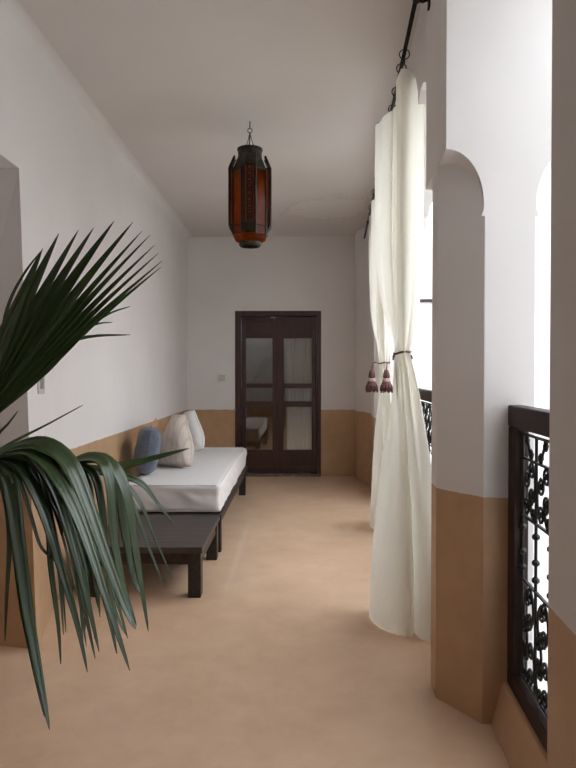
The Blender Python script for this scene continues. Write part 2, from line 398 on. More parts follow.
# respond at the far end
rp = MB()
def un(x, y): return (x-SK*y, y)
rp.prism([(0.57,6.5),(0.42,6.7),un(0.885,7.56),un(0.764,7.90),un(0.764,8.3),(0.91,8.7),(0.91,6.7),(0.76,6.5)], -0.02, TOP+0.02, ar)
struct(rp.build('pier', M['wall'], bevel=0.006))
# spandrels with lobed arches
def spandrel(prof, u0=U0, u1=U1):
    mb = MB(); rows = []
    for s, z in prof:
        rows.append([ar(u0,s,z), ar(u1,s,z), ar(u1,s,TOP+0.02), ar(u0,s,TOP+0.02)])
    b = mb.grid(rows, True); n = len(rows)
    mb.f.append((b,b+1,b+2,b+3)); mb.f.append((b+4*(n-1)+3,b+4*(n-1)+2,b+4*(n-1)+1,b+4*(n-1)))
    return mb
def lobed(a, b, rise=0.0):
    half = [(0.0,2.70),(0.10,2.745),(0.20,2.755),(0.27,2.715),(0.30,2.80),(0.37,2.89),(0.50,2.955),(0.70,2.985)]
    L = b-a
    if L < 1.5: half = [(x*0.5, z+0.20) for x, z in half[:4]]+[(x*0.62, 2.93+(z-2.80)*0.3) for x, z in half[4:]]
    half = [(x, z) for x, z in half if x < L/2]
    return [(a+x,z) for x,z in half]+[(a+L/2,2.995+rise)]+[(b-x,z) for x,z in reversed(half)]
sp = spandrel(lobed(2.90, 6.5, 0.02))
for pr in (lobed(1.28,2.38),):
    q = spandrel(pr); sp.add(q.v, q.f)
sp.box((U0,S0,0),(U1,0.93,TOP+0.02), ar)
struct(sp.build('wall_right', M['wall']))
# curbs below the balustrades
ck = MB()
for a, b in ((1.20,2.40),(2.85,6.52)):
    ck.hexa([ar(0.597,a,-0.02),ar(0.88,a,-0.02),ar(0.88,b,-0.02),ar(0.597,b,-0.02),ar(0.648,a,0.164),ar(0.88,a,0.164),ar(0.88,b,0.164),ar(0.648,b,0.164)])
struct(ck.build('trim_2', M['wall'], bevel=0.01))

# ------------------------------------------------------------------ courtyard
cy = MB()
cy.box((-2.0,8.7,-3.8),(1.45,9.1,-0.3)); cy.box((1.43,8.75,-3.8),(2.1,9.1,4.3)); cy.box((3.9,8.75,-3.8),(4.5,9.1,4.3)); cy.box((6.2,8.75,-3.8),(7.2,9.1,4.3))
def arch_wall(x0, x1, zs, rise, ztop):
    rows = []
    for k in range(17):
        a = PI*k/16; x = (x0+x1)/2-(x1-x0)/2*math.cos(a); z = zs+rise*math.sin(a)
        rows.append([Vector((x,8.75,z)),Vector((x,9.1,z)),Vector((x,9.1,ztop)),Vector((x,8.75,ztop))])
    cy.grid(rows, True)
arch_wall(2.1,3.9,2.45,0.55,4.3); arch_wall(4.5,6.2,2.45,0.55,4.3)
cy.box((1.45,8.85,-3.8),(7.2,9.05,0.9)); cy.box((1.45,10.6,-3.8),(7.2,10.8,4.3))
struct(cy.build('wall_courtyard_end', M['facade']))
cl = MB(); cl.box((1.50,8.69,2.355),(7.1,8.75,2.395)); struct(cl.build('trim_3', M['rail']))
co = MB(); co.box((7.0,-7,-3.8),(7.4,9.1,4.3)); co.box((0.88,0.95,-3.8),(7.4,1.20,4.3)); co.box((0.2,-7,-3.8),(0.5,8.7,-0.3))
struct(co.build('wall_courtyard_side', M['facade']))
cp = MB(); cp.box((0.2,-7.4,-4.0),(7.4,9.1,-3.8)); struct(cp.build('floor_courtyard', M['paving']))

# ------------------------------------------------------------------ double door
dr = empty('door_1', (DX0, S1, 0)); struct(dr)
YD = S1+0.05
def X(px): return (px-297)/F*S1
def Zp(py): return EYE-(py-374)/F*S1
fr = MB()
fr.box((DX0,S1-0.012,0),(X(240.5),S1+0.12,DZ)); fr.box((X(317),S1-0.012,0),(DX1,S1+0.12,DZ)); fr.box((X(240.5),S1-0.012,Zp(316)),(X(317),S1+0.12,DZ))
child(fr, 'door_frame', M['door'], dr, bevel=0.006)
th = MB(); th.box((DX0+0.02,S1-0.06,-0.005),(DX1-0.01,S1+0.16,0.035)); child(th, 'threshold', M['stone'], dr, bevel=0.008)
zb0, zt0 = 0.045, Zp(316.3)
def leaf(xa, xb, ga, gb):
    mb = MB(); t = 0.042
    mb.box((xa,YD,zb0),(ga,YD+t,zt0)); mb.box((gb,YD,zb0),(xb,YD+t,zt0))
    levels = [zb0, Zp(450.5), Zp(407), Zp(401.5), Zp(388), Zp(383.5), Zp(338), zt0]
    mb.box((ga,YD,levels[1]-0.05),(gb,YD+t,levels[1])); mb.box((ga,YD,levels[2]),(gb,YD+t,levels[3])); mb.box((ga,YD,levels[4]),(gb,YD+t,levels[5])); mb.box((ga,YD,levels[6]),(gb,YD+t,levels[6]+0.05)); mb.box((ga,YD,zt0-0.06),(gb,YD+t,zt0)); mb.box((ga,YD,zb0),(gb,YD+t,zb0+0.07))
    # sunk panels top and bottom
    mb.box((ga,YD+0.014,levels[6]+0.05),(gb,YD+t-0.01,zt0-0.06)); mb.box((ga,YD+0.014,zb0+0.07),(gb,YD+t-0.01,levels[1]-0.05))
    lf = child(mb, 'door_leaf', M['door'], dr, bevel=0.004)
    for a, b in ((1,2),(3,4),(5,6)):
        g = MB(); g.box((ga+0.001,YD+0.018,levels[a]+0.001),(gb-0.001,YD+0.023,levels[b]-0.001))
        child(g, 'glass_pane', M['glass'], lf)
    return lf
leaf(X(241.2), X(277.4), X(245.5), X(272.3))
lr = leaf(X(278), X(316.5), X(283.6), X(312.0))
as_ = MB(); as_.box((X(277.5),YD-0.012,zb0),(X(280.2),YD,zt0)); child(as_, 'astragal', M['door'], lr, bevel=0.004)
bo = MB(); bo.box((X(270.5),YD-0.016,Zp(318)),(X(275.5),YD-0.001,Zp(316.6))); bo.lathe([(0.006,0),(0.006,0.03)],10,(X(274.6),YD-0.014,Zp(319))); child(bo, 'bolt', M['steel'], dr)
# voile hung behind the right leaf, with gathers
vl = MB(); rows = []
for i in range(20):
    z = 0.30+(1.98-0.30)*i/19; row = []
    for j in range(60):
        t = j/59; x = X(286.0)+0.01*math.sin(3*z)+(X(313.5)-X(286.0))*t
        row.append(Vector((x, YD+0.06+0.004*math.sin(t*46+0.6*math.sin(2*z)), z)))
    rows.append(row)
vl.grid(rows); vo = vl.build('door_curtain', M['voile'], shade=True)
vt = MB(); vt.tube([(X(284),YD+0.06,1.985),(X(315),YD+0.06,1.985)],0.006); vt.build('curtain_wire', M['steel'], vo)
tag(vo, 'grey gathered voile curtain behind the glass of the right door leaf', 'curtain')

# ------------------------------------------------------------------ light switches
sw = empty('light_switch', (-1.354, 3.25, 1.30))
b = MB(); b.box((-0.035,-0.042,-0.055),(0.008,0.042,0.055)); b.build('switch_plate', M['plastic'], sw, bevel=0.003)
b = MB(); b.box((0.007,-0.018,-0.028),(0.013,0.018,0.028)); b.build('rocker', M['steel'], sw, bevel=0.002)
tag(sw, 'cream light switch on the left wall behind the palm fan', 'light switch')
sw = empty('light_switch', (X(222), S1, Zp(378)))
b = MB(); b.box((-0.042,-0.012,-0.042),(0.042,0.002,0.042)); b.build('switch_plate', M['plastic'], sw, bevel=0.003)
b = MB(); b.box((-0.016,-0.017,-0.024),(0.016,-0.011,0.024)); b.build('rocker', M['plastic'], sw, bevel=0.002)
tag(sw, 'small square light switch on the far wall left of the dark door', 'light switch')

# ------------------------------------------------------------------ low table, day bed
XR = -0.570; XL = -1.30
tb = empty('low_table', (-0.93, 4.12, 0))
b = MB(); b.box((XL,3.70,0.270),(XR,4.56,0.308)); child(b, 'tabletop', M['tabletop'], tb, bevel=0.005)
b = MB(); b.box((XL+0.02,3.755,0.188),(XR-0.02,3.785,0.265)); b.box((XL+0.02,4.495,0.188),(XR-0.02,4.525,0.265)); b.box((XR-0.05,3.785,0.188),(XR-0.02,4.495,0.265)); b.box((XL+0.02,3.785,0.188),(XL+0.05,4.495,0.265))
child(b, 'apron', M['bench'], tb, bevel=0.003)
for x in (XL+0.008, XR-0.098):
    for y in (3.708, 4.462):
        b = MB(); b.box((x+(0.010 if x > -1 else 0),y,0),(x+0.088,y+0.085,0.270)); child(b, 'leg', M['bench'], tb, bevel=0.004)
tag(tb, 'low dark timber table at the near end of the daybed', 'table')

bd = empty('daybed', (-0.94, 5.9, 0))
b = MB(); b.box((XL-0.02,4.60,0.245),(XR+0.006,7.10,0.300)); child(b, 'platform', M['bench'], bd, bevel=0.006)
for x in (XL+0.008, XR-0.075):
    for y in (4.66, 6.86):
        b = MB(); b.box((x,y,0),(x+0.070,y+0.070,0.245)); child(b, 'leg', M['bench'], bd, bevel=0.004)
tag(bd, 'long dark timber daybed platform along the left wall under the white mattress', 'daybed')

def soft_box(x0, x1, y0, y1, z0, z1, nx, ny, nz, p, wr):
    """rounded, slightly puckered upholstered slab"""
    bm = bmesh.new(); bmesh.ops.create_cube(bm, size=2.0)
    bmesh.ops.subdivide_edges(bm, edges=bm.edges[:], cuts=nx, use_grid_fill=True)
    cx, cy_, cz = (x0+x1)/2, (y0+y1)/2, (z0+z1)/2
    hx, hy, hz = (x1-x0)/2, (y1-y0)/2, (z1-z0)/2; r = 0.035
    from mathutils import noise
    for v in bm.verts:
        q = Vector((v.co.x*hx, v.co.y*hy, v.co.z*hz))
        # concentrate vertices near the rims, then round the rims
        q = Vector((math.copysign(hx*(1-(1-abs(v.co.x))**1.5), v.co.x) if abs(v.co.x) < 1 else q.x,
                    q.y, math.copysign(hz*(1-(1-abs(v.co.z))**1.5), v.co.z) if abs(v.co.z) < 1 else q.z))
        q.y = math.copysign(hy*(1-(1-abs(v.co.y))**1.6), v.co.y)
        core = Vector((max(-hx+r,min(hx-r,q.x)), max(-hy+r,min(hy-r,q.y)), max(-hz+r,min(hz-r,q.z))))
        d = q-core
        if d.length > 1e-6 and (abs(q.x)>hx-r)+(abs(q.y)>hy-r)+(abs(q.z)>hz-r) >= 2: q = core+d.normalized()*min(d.length, r)
        side = abs(v.co.z) < 0.98
        k = noise.noise(Vector((q.x*3.0, q.y*2.2, q.z*5)))*wr + noise.noise(Vector((q.x*9+q.z*8, q.y*9+q.z*9, q.z*6)))*wr*(0.8 if side else 0.35)
        n = d.normalized() if d.length > 1e-6 else Vector((0,0,0))
        if v.co.z > -0.999: q += n*k*(0.22 if v.co.z > 0.98 and abs(v.co.x) < 0.97 and abs(v.co.y) < 0.97 else 1)
        sag = 0.010*math.sin((q.y+cy_)*2.3+1.0)
        if v.co.z > 0: q.z += sag*v.co.z
        v.co = q+Vector((cx,cy_,cz))
    mb = MB(); bm.verts.index_update()
    mb.add([v.co.copy() for v in bm.verts], [tuple(v.index for v in f.verts) for f in bm.faces]); bm.free()
    return mb
MX0, MX1, MY0, MY1 = -1.300, -0.578, 4.64, 7.06
MTOP = 0.522
mt = soft_box(MX0, MX1, MY0, MY1, 0.303, MTOP, 46, 46, 46, 4, 0.013)
mo = mt.build('mattress', M['mattress'], shade=True, base=((MX0+MX1)/2,(MY0+MY1)/2,0.303))
pp = MB(); e = 0.012
def loop(z, k):
    pts = []
    for i in range(80):
        a = 2*PI*i/80; ca, sa = math.cos(a), math.sin(a)
        q = 0.12
        x = math.copysign(abs(ca)**q, ca); y = math.copysign(abs(sa)**q, sa)
        pts.append(Vector(((MX0+MX1)/2+x*((MX1-MX0)/2-k), (MY0+MY1)/2+y*((MY1-MY0)/2-k), z+0.010*math.sin(((MY0+MY1)/2+y*((MY1-MY0)/2-k))*2.3+1.0))))
    return pts
pp.tube(loop(MTOP-0.004, 0.004), 0.0050, 6, True); child(pp, 'piping', M['mattress'], mo, shade=True)
tag(mo, 'thick white mattress lying on the dark daybed platform', 'mattress')

def cushion(name, w, h, th, loc, rot, mat, label, seed, ears=0.10, taper=0.0, rnd_c=0.0):
    """square cushion standing on its lower edge; w across, h up, th thick"""
    rnd = random.Random(seed); n = 26; mb = MB()
    from mathutils import noise
    for side in (1,-1):
        rows = []
        for i in range(n+1):
            v = -1+2*i/n; row = []
            for j in range(n+1):
                u = -1+2*j/n
                prof = ((1-abs(u)**3.2)*(1-abs(v)**3.2))**0.46
                px_ = u*(1-ears*(1-v*v)*abs(u)**3*1.0); pz_ = v*(1-ears*(1-u*u)*abs(v)**3)
                qr = 1-rnd_c*(u*u*v*v); px_ *= qr; pz_ *= qr
                wr = noise.noise(Vector((u*2.1+seed, v*2.1, side*0.5)))*0.12 + noise.noise(Vector((u*6+seed, v*5, side)))*0.05
                # creases running out of the corners
                cr = 0.16*math.sin(11*math.atan2(abs(v)-1.05, abs(u)-1.05))*max(0, (abs(u*v)-0.25))
                y = side*th/2*prof*(1+wr+cr)
                row.append(Vector((px_*w/2*(1-taper*smooth((v+0.5)/1.5)), y*(1-0.3*taper*(v+1)), pz_*h/2)))
            rows.append(row)
        mb.grid(rows)
    me_o = mb.build(name, mat, shade=True)
    bm = bmesh.new(); bm.from_mesh(me_o.data); bmesh.ops.remove_doubles(bm, verts=bm.verts[:], dist=0.0005)
    bmesh.ops.recalc_face_normals(bm, faces=bm.faces[:])
    bm.to_mesh(me_o.data); bm.free()
    for p in me_o.data.polygons: p.use_smooth = True
    pts = MB(); per = []
    for k in range(96):
        t = k/96*4; q = int(t); a = (t-q)*2-1
        u, v = ((a,-1),(1,a),(-a,1),(-1,-a))[q]
        qr = 1-rnd_c*(u*u*v*v); per.append(Vector((qr*u*(1-ears*(1-v*v)*abs(u)**3)*w/2*(1-taper*smooth((v+0.5)/1.5)), 0, qr*v*(1-ears*(1-u*u)*abs(v)**3)*h/2)))
    pts.tube(per, 0.0045, 6, True); pts.build('seam', mat, me_o, shade=True)
    me_o.rotation_euler = rot; me_o.location = loc
    # rest the lowest point on the mattress
    mtx = Matrix.Translation(loc) @ me_o.rotation_euler.to_matrix().to_4x4()
    low = min((mtx @ v.co).z for v in me_o.data.vertices)
    me_o.location.z += MTOP+0.0045+0.010*math.sin(loc[1]*2.3+1.0)-low
    tag(me_o, label, 'cushion', 'cushions on the daybed')
    return me_o
# local +Y is the cushion's face normal; rotate about Z so that it faces the corridor, lean it back on the wall
cushion('cushion', 0.41, 0.40, 0.20, (-1.238,5.12,0.70), (R(-9),R(0),R(-77)), M['blue'], 'slate blue cushion, nearest of those leaning on the wall', 3, 0.02, 0.0, 0.16)
cushion('cushion', 0.37, 0.47, 0.24, (-1.065,5.46,0.72), (R(-14),R(-3),R(-27)), M['cream'], 'cream cushion with fine stripes standing between blue and white cushions', 11, 0.03, 0.60, 0.03)
cushion('cushion', 0.36, 0.44, 0.20, (-1.085,6.25,0.72), (R(-13),R(-13),R(-32)), M['pale'], 'white cushion farthest back in the row on the mattress', 23, 0.03, 0.58, 0.05)
cushion('cushion', 0.30, 0.36, 0.08, (-1.325,5.66,0.70), (R(-4),R(8),R(-86)), M['orange'], 'apricot cushion whose corner peeks out behind the blue cushion', 31)

# ------------------------------------------------------------------ lantern
LC = (-0.338, 4.47); LZ = 4.47/F
def lz(py): return EYE-(py-374)*LZ
ln = empty('lantern', (LC[0], LC[1], lz(247)))
def octo(prof, seg=8, rot=PI/8): 
    b = MB(); b.lathe(prof, seg, (LC[0],LC[1],0), rot); return b
b = MB(); b.lathe([(0.060,lz(166)),(0.086,lz(160)),(0.086,lz(153)),(0.092,lz(152)),(0.092,lz(150.5)),(0.080,lz(150)),(0.074,lz(153))],24,(LC[0],LC[1],0)); child(b, 'top_ring', M['lantern'], ln, shade=False)
b = octo([(0.085,lz(158)),(0.122,lz(170)),(0.125,lz(173)),(0.124,lz(173))]); child(b, 'shoulder', M['lantern'], ln)
zt, zb = lz(173), lz(236)
fr = MB(); Ro = 0.125
for k in range(8):
    a = PI/8+2*PI*k/8
    p = Vector((LC[0]+Ro*math.cos(a), LC[1]+Ro*math.sin(a), 0))
    fr.tube([p+Vector((0,0,zt)), p+Vector((0,0,zb))], 0.0095, 6)
for z in (zt, zb, lz(228)):
    fr.tube([Vector((LC[0]+Ro*math.cos(PI/8+2*PI*k/8), LC[1]+Ro*math.sin(PI/8+2*PI*k/8), z)) for k in range(8)], 0.006, 6, True)
child(fr, 'frame', M['lantern'], ln)
for k in range(8):
    a0 = PI/8+2*PI*k/8; a1 = a0+2*PI/8
    q0 = Vector((LC[0]+Ro*0.98*math.cos(a0), LC[1]+Ro*0.98*math.sin(a0), 0)); q1 = Vector((LC[0]+Ro*0.98*math.cos(a1), LC[1]+Ro*0.98*math.sin(a1), 0))
    g = MB(); nrm = ((q0+q1)/2-Vector((LC[0],LC[1],0))).normalized()*0.003
    g.hexa([q0+Vector((0,0,zb)), q1+Vector((0,0,zb)), q1+nrm+Vector((0,0,zb)), q0+nrm+Vector((0,0,zb)), q0+Vector((0,0,zt)), q1+Vector((0,0,zt)), q1+nrm+Vector((0,0,zt)), q0+nrm+Vector((0,0,zt))])
    child(g, 'glass_pane', M['amber'], ln)
# lower glass bowl and ring
b = octo([(0.125,lz(236)),(0.118,lz(240)),(0.078,lz(243)),(0.076,lz(243.5)),(0.114,lz(240.7)),(0.121,lz(236))]); child(b, 'lower_glass', M['amber'], ln)
b = MB(); b.lathe([(0.080,lz(241.5)),(0.080,lz(245.5)),(0.072,lz(247)),(0.064,lz(247)),(0.070,lz(245)),(0.070,lz(241.5))],24,(LC[0],LC[1],0)); child(b, 'bottom_ring', M['lantern'], ln)
# projecting bays on four faces
for k in range(4):
    a = k*PI/2+0.06
    d = Vector((math.cos(a), math.sin(a), 0)); t = Vector((-math.sin(a), math.cos(a), 0)); c = Vector((LC[0],LC[1],0))
    hw = 0.040; ri, ro = 0.108, 0.146
    def P(r, w, z): return c+d*r+t*w+Vector((0,0,z))
    zz = [lz(159), lz(171), lz(227), lz(235)]
    bay = MB()
    for w in (-hw, hw):
        bay.tube([P(ri,w,zz[0]),P(ro,w,zz[1]),P(ro,w,zz[2]),P(ri,w,zz[3])], 0.0085, 6)
        bay.tube([P(ro,0.45*w,zz[1]),P(ro,0.45*w,zz[2])], 0.0045, 5)
    for z in (zz[1], zz[2]): bay.tube([P(ri,-hw,z),P(ro,-hw,z),P(ro,hw,z),P(ri,hw,z)], 0.0055, 6)
    # filigree of small rings up the middle
    for i in range(9):
        z = zz[2]+(zz[1]-zz[2])*(i+0.5)/9
        bay.torus(P(ro+0.001,0,z), d, 0.0165, 0.0050, 12, 5)
    # sheet ends
    for z0, z1 in ((zz[0],zz[1]),(zz[3],zz[2])):
        bay.hexa([P(ri,-hw,z0),P(ri,hw,z0),P(ri-0.004,hw,z0),P(ri-0.004,-hw,z0),P(ro,-hw,z1),P(ro,hw,z1),P(ro-0.006,hw,z1),P(ro-0.006,-hw,z1)])
    bo_ = child(bay, 'bay', M['lantern'], ln)
    g = MB()
    g.hexa([P(ro-0.005,-hw,zz[2]),P(ro-0.005,hw,zz[2]),P(ro-0.003,hw,zz[2]),P(ro-0.003,-hw,zz[2]),P(ro-0.005,-hw,zz[1]),P(ro-0.005,hw,zz[1]),P(ro-0.003,hw,zz[1]),P(ro-0.003,-hw,zz[1])])
    for w in (-hw, hw-0.002):
        g.hexa([P(ri,w,zz[2]),P(ro-0.004,w,zz[2]),P(ro-0.004,w+0.002,zz[2]),P(ri,w+0.002,zz[2]),P(ri,w,zz[1]),P(ro-0.004,w,zz[1]),P(ro-0.004,w+0.002,zz[1]),P(ri,w+0.002,zz[1])])
    child(g, 'glass_pane', M['amber'], bo_)
sk_ = MB(); sk_.lathe([(0.012,lz(166)),(0.016,lz(172)),(0.016,lz(180)),(0.010,lz(182))],12,(LC[0],LC[1],0)); child(sk_, 'lamp_socket', M['lantern'], ln)
bl = MB(); bl.lathe([(0.012,lz(181)),(0.030,lz(186)),(0.034,lz(190)),(0.026,lz(194)),(0.0,lz(195.5))],16,(LC[0],LC[1],0)); child(bl, 'bulb', M['plastic'], ln, shade=True)
hk = MB(); hk.tube([(LC[0],LC[1],TOP+0.01),(LC[0],LC[1],TOP-0.05)],0.004,6); hk.torus((LC[0],LC[1],TOP-0.065),(0,1,0),0.016,0.003,14,6); child(hk, 'ceiling_hook', M['lantern'], ln)
for sx in (-1, 1):
    w = MB(); w.tube([(LC[0],LC[1],TOP-0.078),(LC[0]+sx*0.012,LC[1],TOP-0.13),(LC[0]+sx*0.055,LC[1]+0.01,lz(158))],0.0028,6); child(w, 'hanging_wire', M['lantern'], ln)
w = MB(); w.tube([(LC[0],LC[1],TOP-0.078),(LC[0]-0.004,LC[1],lz(150)),(LC[0],LC[1],lz(167))],0.0045,6); child(w, 'flex', M['cord'], ln)
tag(ln, 'dark metal lantern with amber glass panes hanging from the ceiling', 'lantern')

# ------------------------------------------------------------------ curtain rod, curtains, tiebacks
RU, RZ = 0.36, 3.030
rd = empty('curtain_rod', ar(RU, 5.2, RZ))
b = MB(); b.tube([ar(RU,2.74,RZ), ar(RU,7.70,RZ)], 0.0105, 10); child(b, 'rod', M['iron'], rd, shade=True)
b = MB(); c = ar(RU,2.735,RZ)
b.tube([c+Vector((0,-0.075,0)),c+Vector((0,-0.06,0)),c+Vector((0,-0.035,0)),c+Vector((0,-0.012,0)),c+Vector((0,0.0,0)),c+Vector((0,0.02,0))],[0.006,0.018,0.022,0.018,0.016,0.0165],12); child(b, 'finial', M['iron'], rd, shade=True)
for s in (2.80, 6.85):
    b = MB(); b.tube([ar(RU,s,RZ-0.012), ar(RU+0.03,s,RZ-0.02), ar(U0+0.004,s,RZ-0.005)], 0.007, 8); b.lathe([(0.016,-0.022),(0.016,0.0)],10,ar(RU,s,RZ+0.0)); b.box((U0-0.008,s-0.018,RZ-0.05),(U0+0.004,s+0.018,RZ+0.04),ar); child(b, 'bracket', M['iron'], rd)
tag(rd, 'black iron curtain rod running under the ceiling along the arcade', 'curtain rod')

def path2(ctrl, a):
    m = len(ctrl); t = a*(m-1); k = min(int(t), m-2); f = t-k
    p0, p1, p2, p3 = (Vector(ctrl[max(0,min(m-1,k+d))]) for d in (-1,0,1,2))
    return 0.5*((2*p1)+(p2-p0)*f+(2*p0-5*p1+4*p2-p3)*f*f+(3*p1-p0-3*p2+p3)*f**3)
def curtain(label, top, bot, ztop, tie, ztie, seed, rings):
    """pleated sheet on rings, drawn together by a tieback, then falling open to the floor;
    top and bot are its (across, along) outlines at heading and hem, near edge first"""
    from mathutils import noise
    na, nt_ = 200, 100; mb = MB(); rows = []
    for i in range(nt_+1):
        z = ztop*(1-i/nt_)+0.004*(i/nt_); row = []
        for j in range(na+1):
            a = j/na; zz = z
            T = path2(top, a)+Vector((0.009*math.sin(2*PI*8.5*a+1), 0.012*math.sin(2*PI*11*a)))
            ang = 2*PI*a*0.86+0.5
            rr = 1+0.30*math.sin(2*PI*7*a)
            K = Vector((tie[0]+0.036*math.cos(ang)*rr, tie[1]-0.046*math.sin(ang)*rr))
            B_ = path2(bot, a)
            if z >= ztie:
                f = (z-ztie)/(ztop-ztie); w = 1-(1-f)**5.2
                P2 = K.lerp(T, w)
                if i < 10: zz = z-0.022*(1-i/10)*abs(math.sin(PI*(rings-1)*a))
            else:
                g = (ztie-z)/ztie; w = 1-(1-g)**1.95
                P2 = K.lerp(B_, w)
                # creases fanning out below the tie
                fan = 0.014*math.sin(2*PI*6*a+seed)*math.exp(-g*3.0)*min(1, g*9)
                P2 = P2+Vector((0.3*fan, -fan))
            wr = noise.noise(Vector((a*5+seed, z*1.6, 0)))*0.014+noise.noise(Vector((a*12+seed, z*4.0, 3)))*0.005
            P2 = P2+Vector((wr*0.6, wr))*min(1, abs(z-ztie)*4+0.15)
            row.append(ar(P2.x, P2.y, zz))
        rows.append(row)
    mb.grid(rows)
    o = mb.build('curtain', M['curtain'], shade=True, base=ar(tie[0],tie[1],0.004))
    for q in range(rings):
        a_ = q/(rings-1) if rings > 1 else 0.5
        p = path2(top, a_); sr_ = p.y
        rg = MB(); rg.torus(ar(RU,sr_,RZ-0.012),(SK,1,0),0.026,0.0032,18,6)
        rg.torus(ar(RU,sr_,RZ-0.049),(1,0,0),0.012,0.0025,12,6)
        rg.tube([ar(RU,sr_,RZ-0.060),ar(RU+(p.x-RU)*0.5,sr_,RZ-0.075),ar(p.x,sr_,ztop-0.006)],0.0025,6)
        child(rg, 'curtain_ring', M['iron'], o, shade=True)
    tag(o, label, 'curtain', 'curtains along the arcade')
    return o
c1 = curtain('cream floor length curtain nearest the camera, beside the white pier',
        [(0.478,3.42),(0.425,3.30),(0.345,3.22),(0.338,3.36),(0.385,3.58),(0.372,3.70),(0.325,3.72),(0.275,3.86),(0.262,4.02),(0.285,4.16),(0.32,4.22)],
        [(0.565,3.17),(0.495,3.12),(0.432,3.145),(0.412,3.22),(0.388,3.165),(0.335,3.185),(0.285,3.23),(0.235,3.30),(0.200,3.38),(0.192,3.46),(0.21,3.52)],
        2.935, (0.368,3.40), 1.465, 1, 5)
c2 = curtain('cream curtain behind the nearer one, held back by tasselled cord',
        [(0.485,5.34),(0.415,5.20),(0.372,5.24),(0.395,5.46),(0.360,5.58),(0.338,5.80),(0.365,6.00),(0.345,6.25)],
        [(0.60,5.26),(0.53,5.20),(0.475,5.30),(0.43,5.22),(0.375,5.27),(0.335,5.38),(0.315,5.50),(0.325,5.62)],
        2.935, (0.424,5.40), 1.446, 9, 4)

def ringcord(center, ru, rs_, z, r, tilt=0.02):
    return [ar(center[0]+ru*math.cos(2*PI*k/28), center[1]+rs_*math.sin(2*PI*k/28), z+tilt*math.cos(2*PI*k/28)+0.003*math.sin(6*PI*k/28)) for k in range(28)]
t1 = empty('curtain_tieback', ar(0.368,3.40,1.465))
b = MB(); b.tube(ringcord((0.368,3.40),0.046,0.056,1.467,0,0.006),0.0055,6,True); child(b, 'cord', M['cord'], t1, shade=True)
b = MB(); b.tube([ar(0.325,3.375,1.462),ar(0.316,3.36,1.445),ar(0.313,3.352,1.425)],[0.006,0.007,0.004],6); child(b, 'knot', M['cord'], t1, shade=True); b = MB(); b.tube([ar(0.402,3.375,1.460),ar(0.412,3.36,1.445),ar(0.416,3.352,1.43)],[0.006,0.007,0.004],6); child(b, 'knot', M['cord'], t1, shade=True)
tag(t1, 'thin brown cord tied round the nearest cream curtain', 'curtain tieback')
t2 = empty('curtain_tieback', ar(0.400,5.40,1.446))
b = MB(); b.tube(ringcord((0.424,5.40),0.050,0.060,1.446,0,0.004),0.006,6,True)
b.tube([ar(0.36,5.36,1.446),ar(0.33,5.33,1.45),ar(0.318,5.32,1.41),ar(0.315,5.32,1.37)],0.005,6); b.tube([ar(0.45,5.33,1.446),ar(0.445,5.26,1.45),ar(0.432,5.20,1.42),ar(0.430,5.20,1.37)],0.005,6)
child(b, 'cord', M['cord'], t2, shade=True)
def tassel(p):
    z = p.z
    h = MB(); h.lathe([(0.004,0.045),(0.018,0.035),(0.027,0.010),(0.030,-0.02),(0.022,-0.035)],14,p); t = child(h, 'tassel_head', M['tassel'], t2, shade=True)
    k = MB(); k.lathe([(0.024,-0.030),(0.033,-0.040),(0.036,-0.060),(0.030,-0.066)],14,p); child(k, 'tassel_band', M['tassel_lace'], t2, shade=True)
    s_ = MB()
    for q in range(26):
        a = 2*PI*q/26; r0 = 0.026; r1 = 0.046+0.006*math.sin(q*2.7)
        s_.tube([p+Vector((r0*math.cos(a),r0*math.sin(a),-0.058)), p+Vector((r1*0.9*math.cos(a),r1*0.9*math.sin(a),-0.10)), p+Vector((r1*math.cos(a),r1*math.sin(a),-0.145-0.008*math.sin(q*1.9)))],[0.007,0.008,0.006],5)
    s_.lathe([(0.024,-0.055),(0.040,-0.10),(0.040,-0.138)],12,p)
    child(s_, 'tassel_skirt', M['tassel'], t2, shade=True)
tassel(ar(0.315,5.32,1.345)); tassel(ar(0.430,5.20,1.345))
tag(t2, 'brown cord with two wine red tassels round the farther cream curtain', 'curtain tieback')

# ------------------------------------------------------------------ balustrades
def spiral(cx, cz, r0, turns, a0, sgn, n=20):
    """points winding inwards to (cx, cz), from the outside; (along, up) coordinates"""
    return [(cx+r0*(1-0.80*k/n)*math.cos(a0+sgn*2*PI*turns*k/n), cz+r0*(1-0.80*k/n)*math.sin(a0+sgn*2*PI*turns*k/n)) for k in range(n+1)]
def c_scroll(x, z, h, w, sgn):
    """C scroll with rolled ends, opening to the side sgn"""
    r = h*0.21
    top = spiral(x+sgn*w*0.55, z+h/2-r, r, 1.25, PI/2, -sgn)          # starts at the crown, winds in
    bot = spiral(x+sgn*w*0.55, z-h/2+r, r, 1.25, -PI/2, sgn)
    mid = [(x+sgn*w*0.55-sgn*w*0.62*math.sin(PI*t/8)**0.7, z+h/2-h*t/8) for t in range(1,8)]
    return list(reversed(top))+mid+bot
def s_scroll(x, z, h, w, sgn):
    r = h*0.24
    top = spiral(x+sgn*w*0.4, z+h/2-r, r, 1.2, PI/2, -sgn)
    bot = spiral(x-sgn*w*0.4, z-h/2+r, r, 1.2, -PI/2, -sgn)
    mid = [(x+sgn*w*0.35*math.cos(PI*t/8), z+(h/2)*(1-2*t/8)) for t in range(1,8)]
    return list(reversed(top))+mid+bot
RA = 0.690                                        # line of the ironwork across the wall
SILL, RTOP = 0.166, 1.232
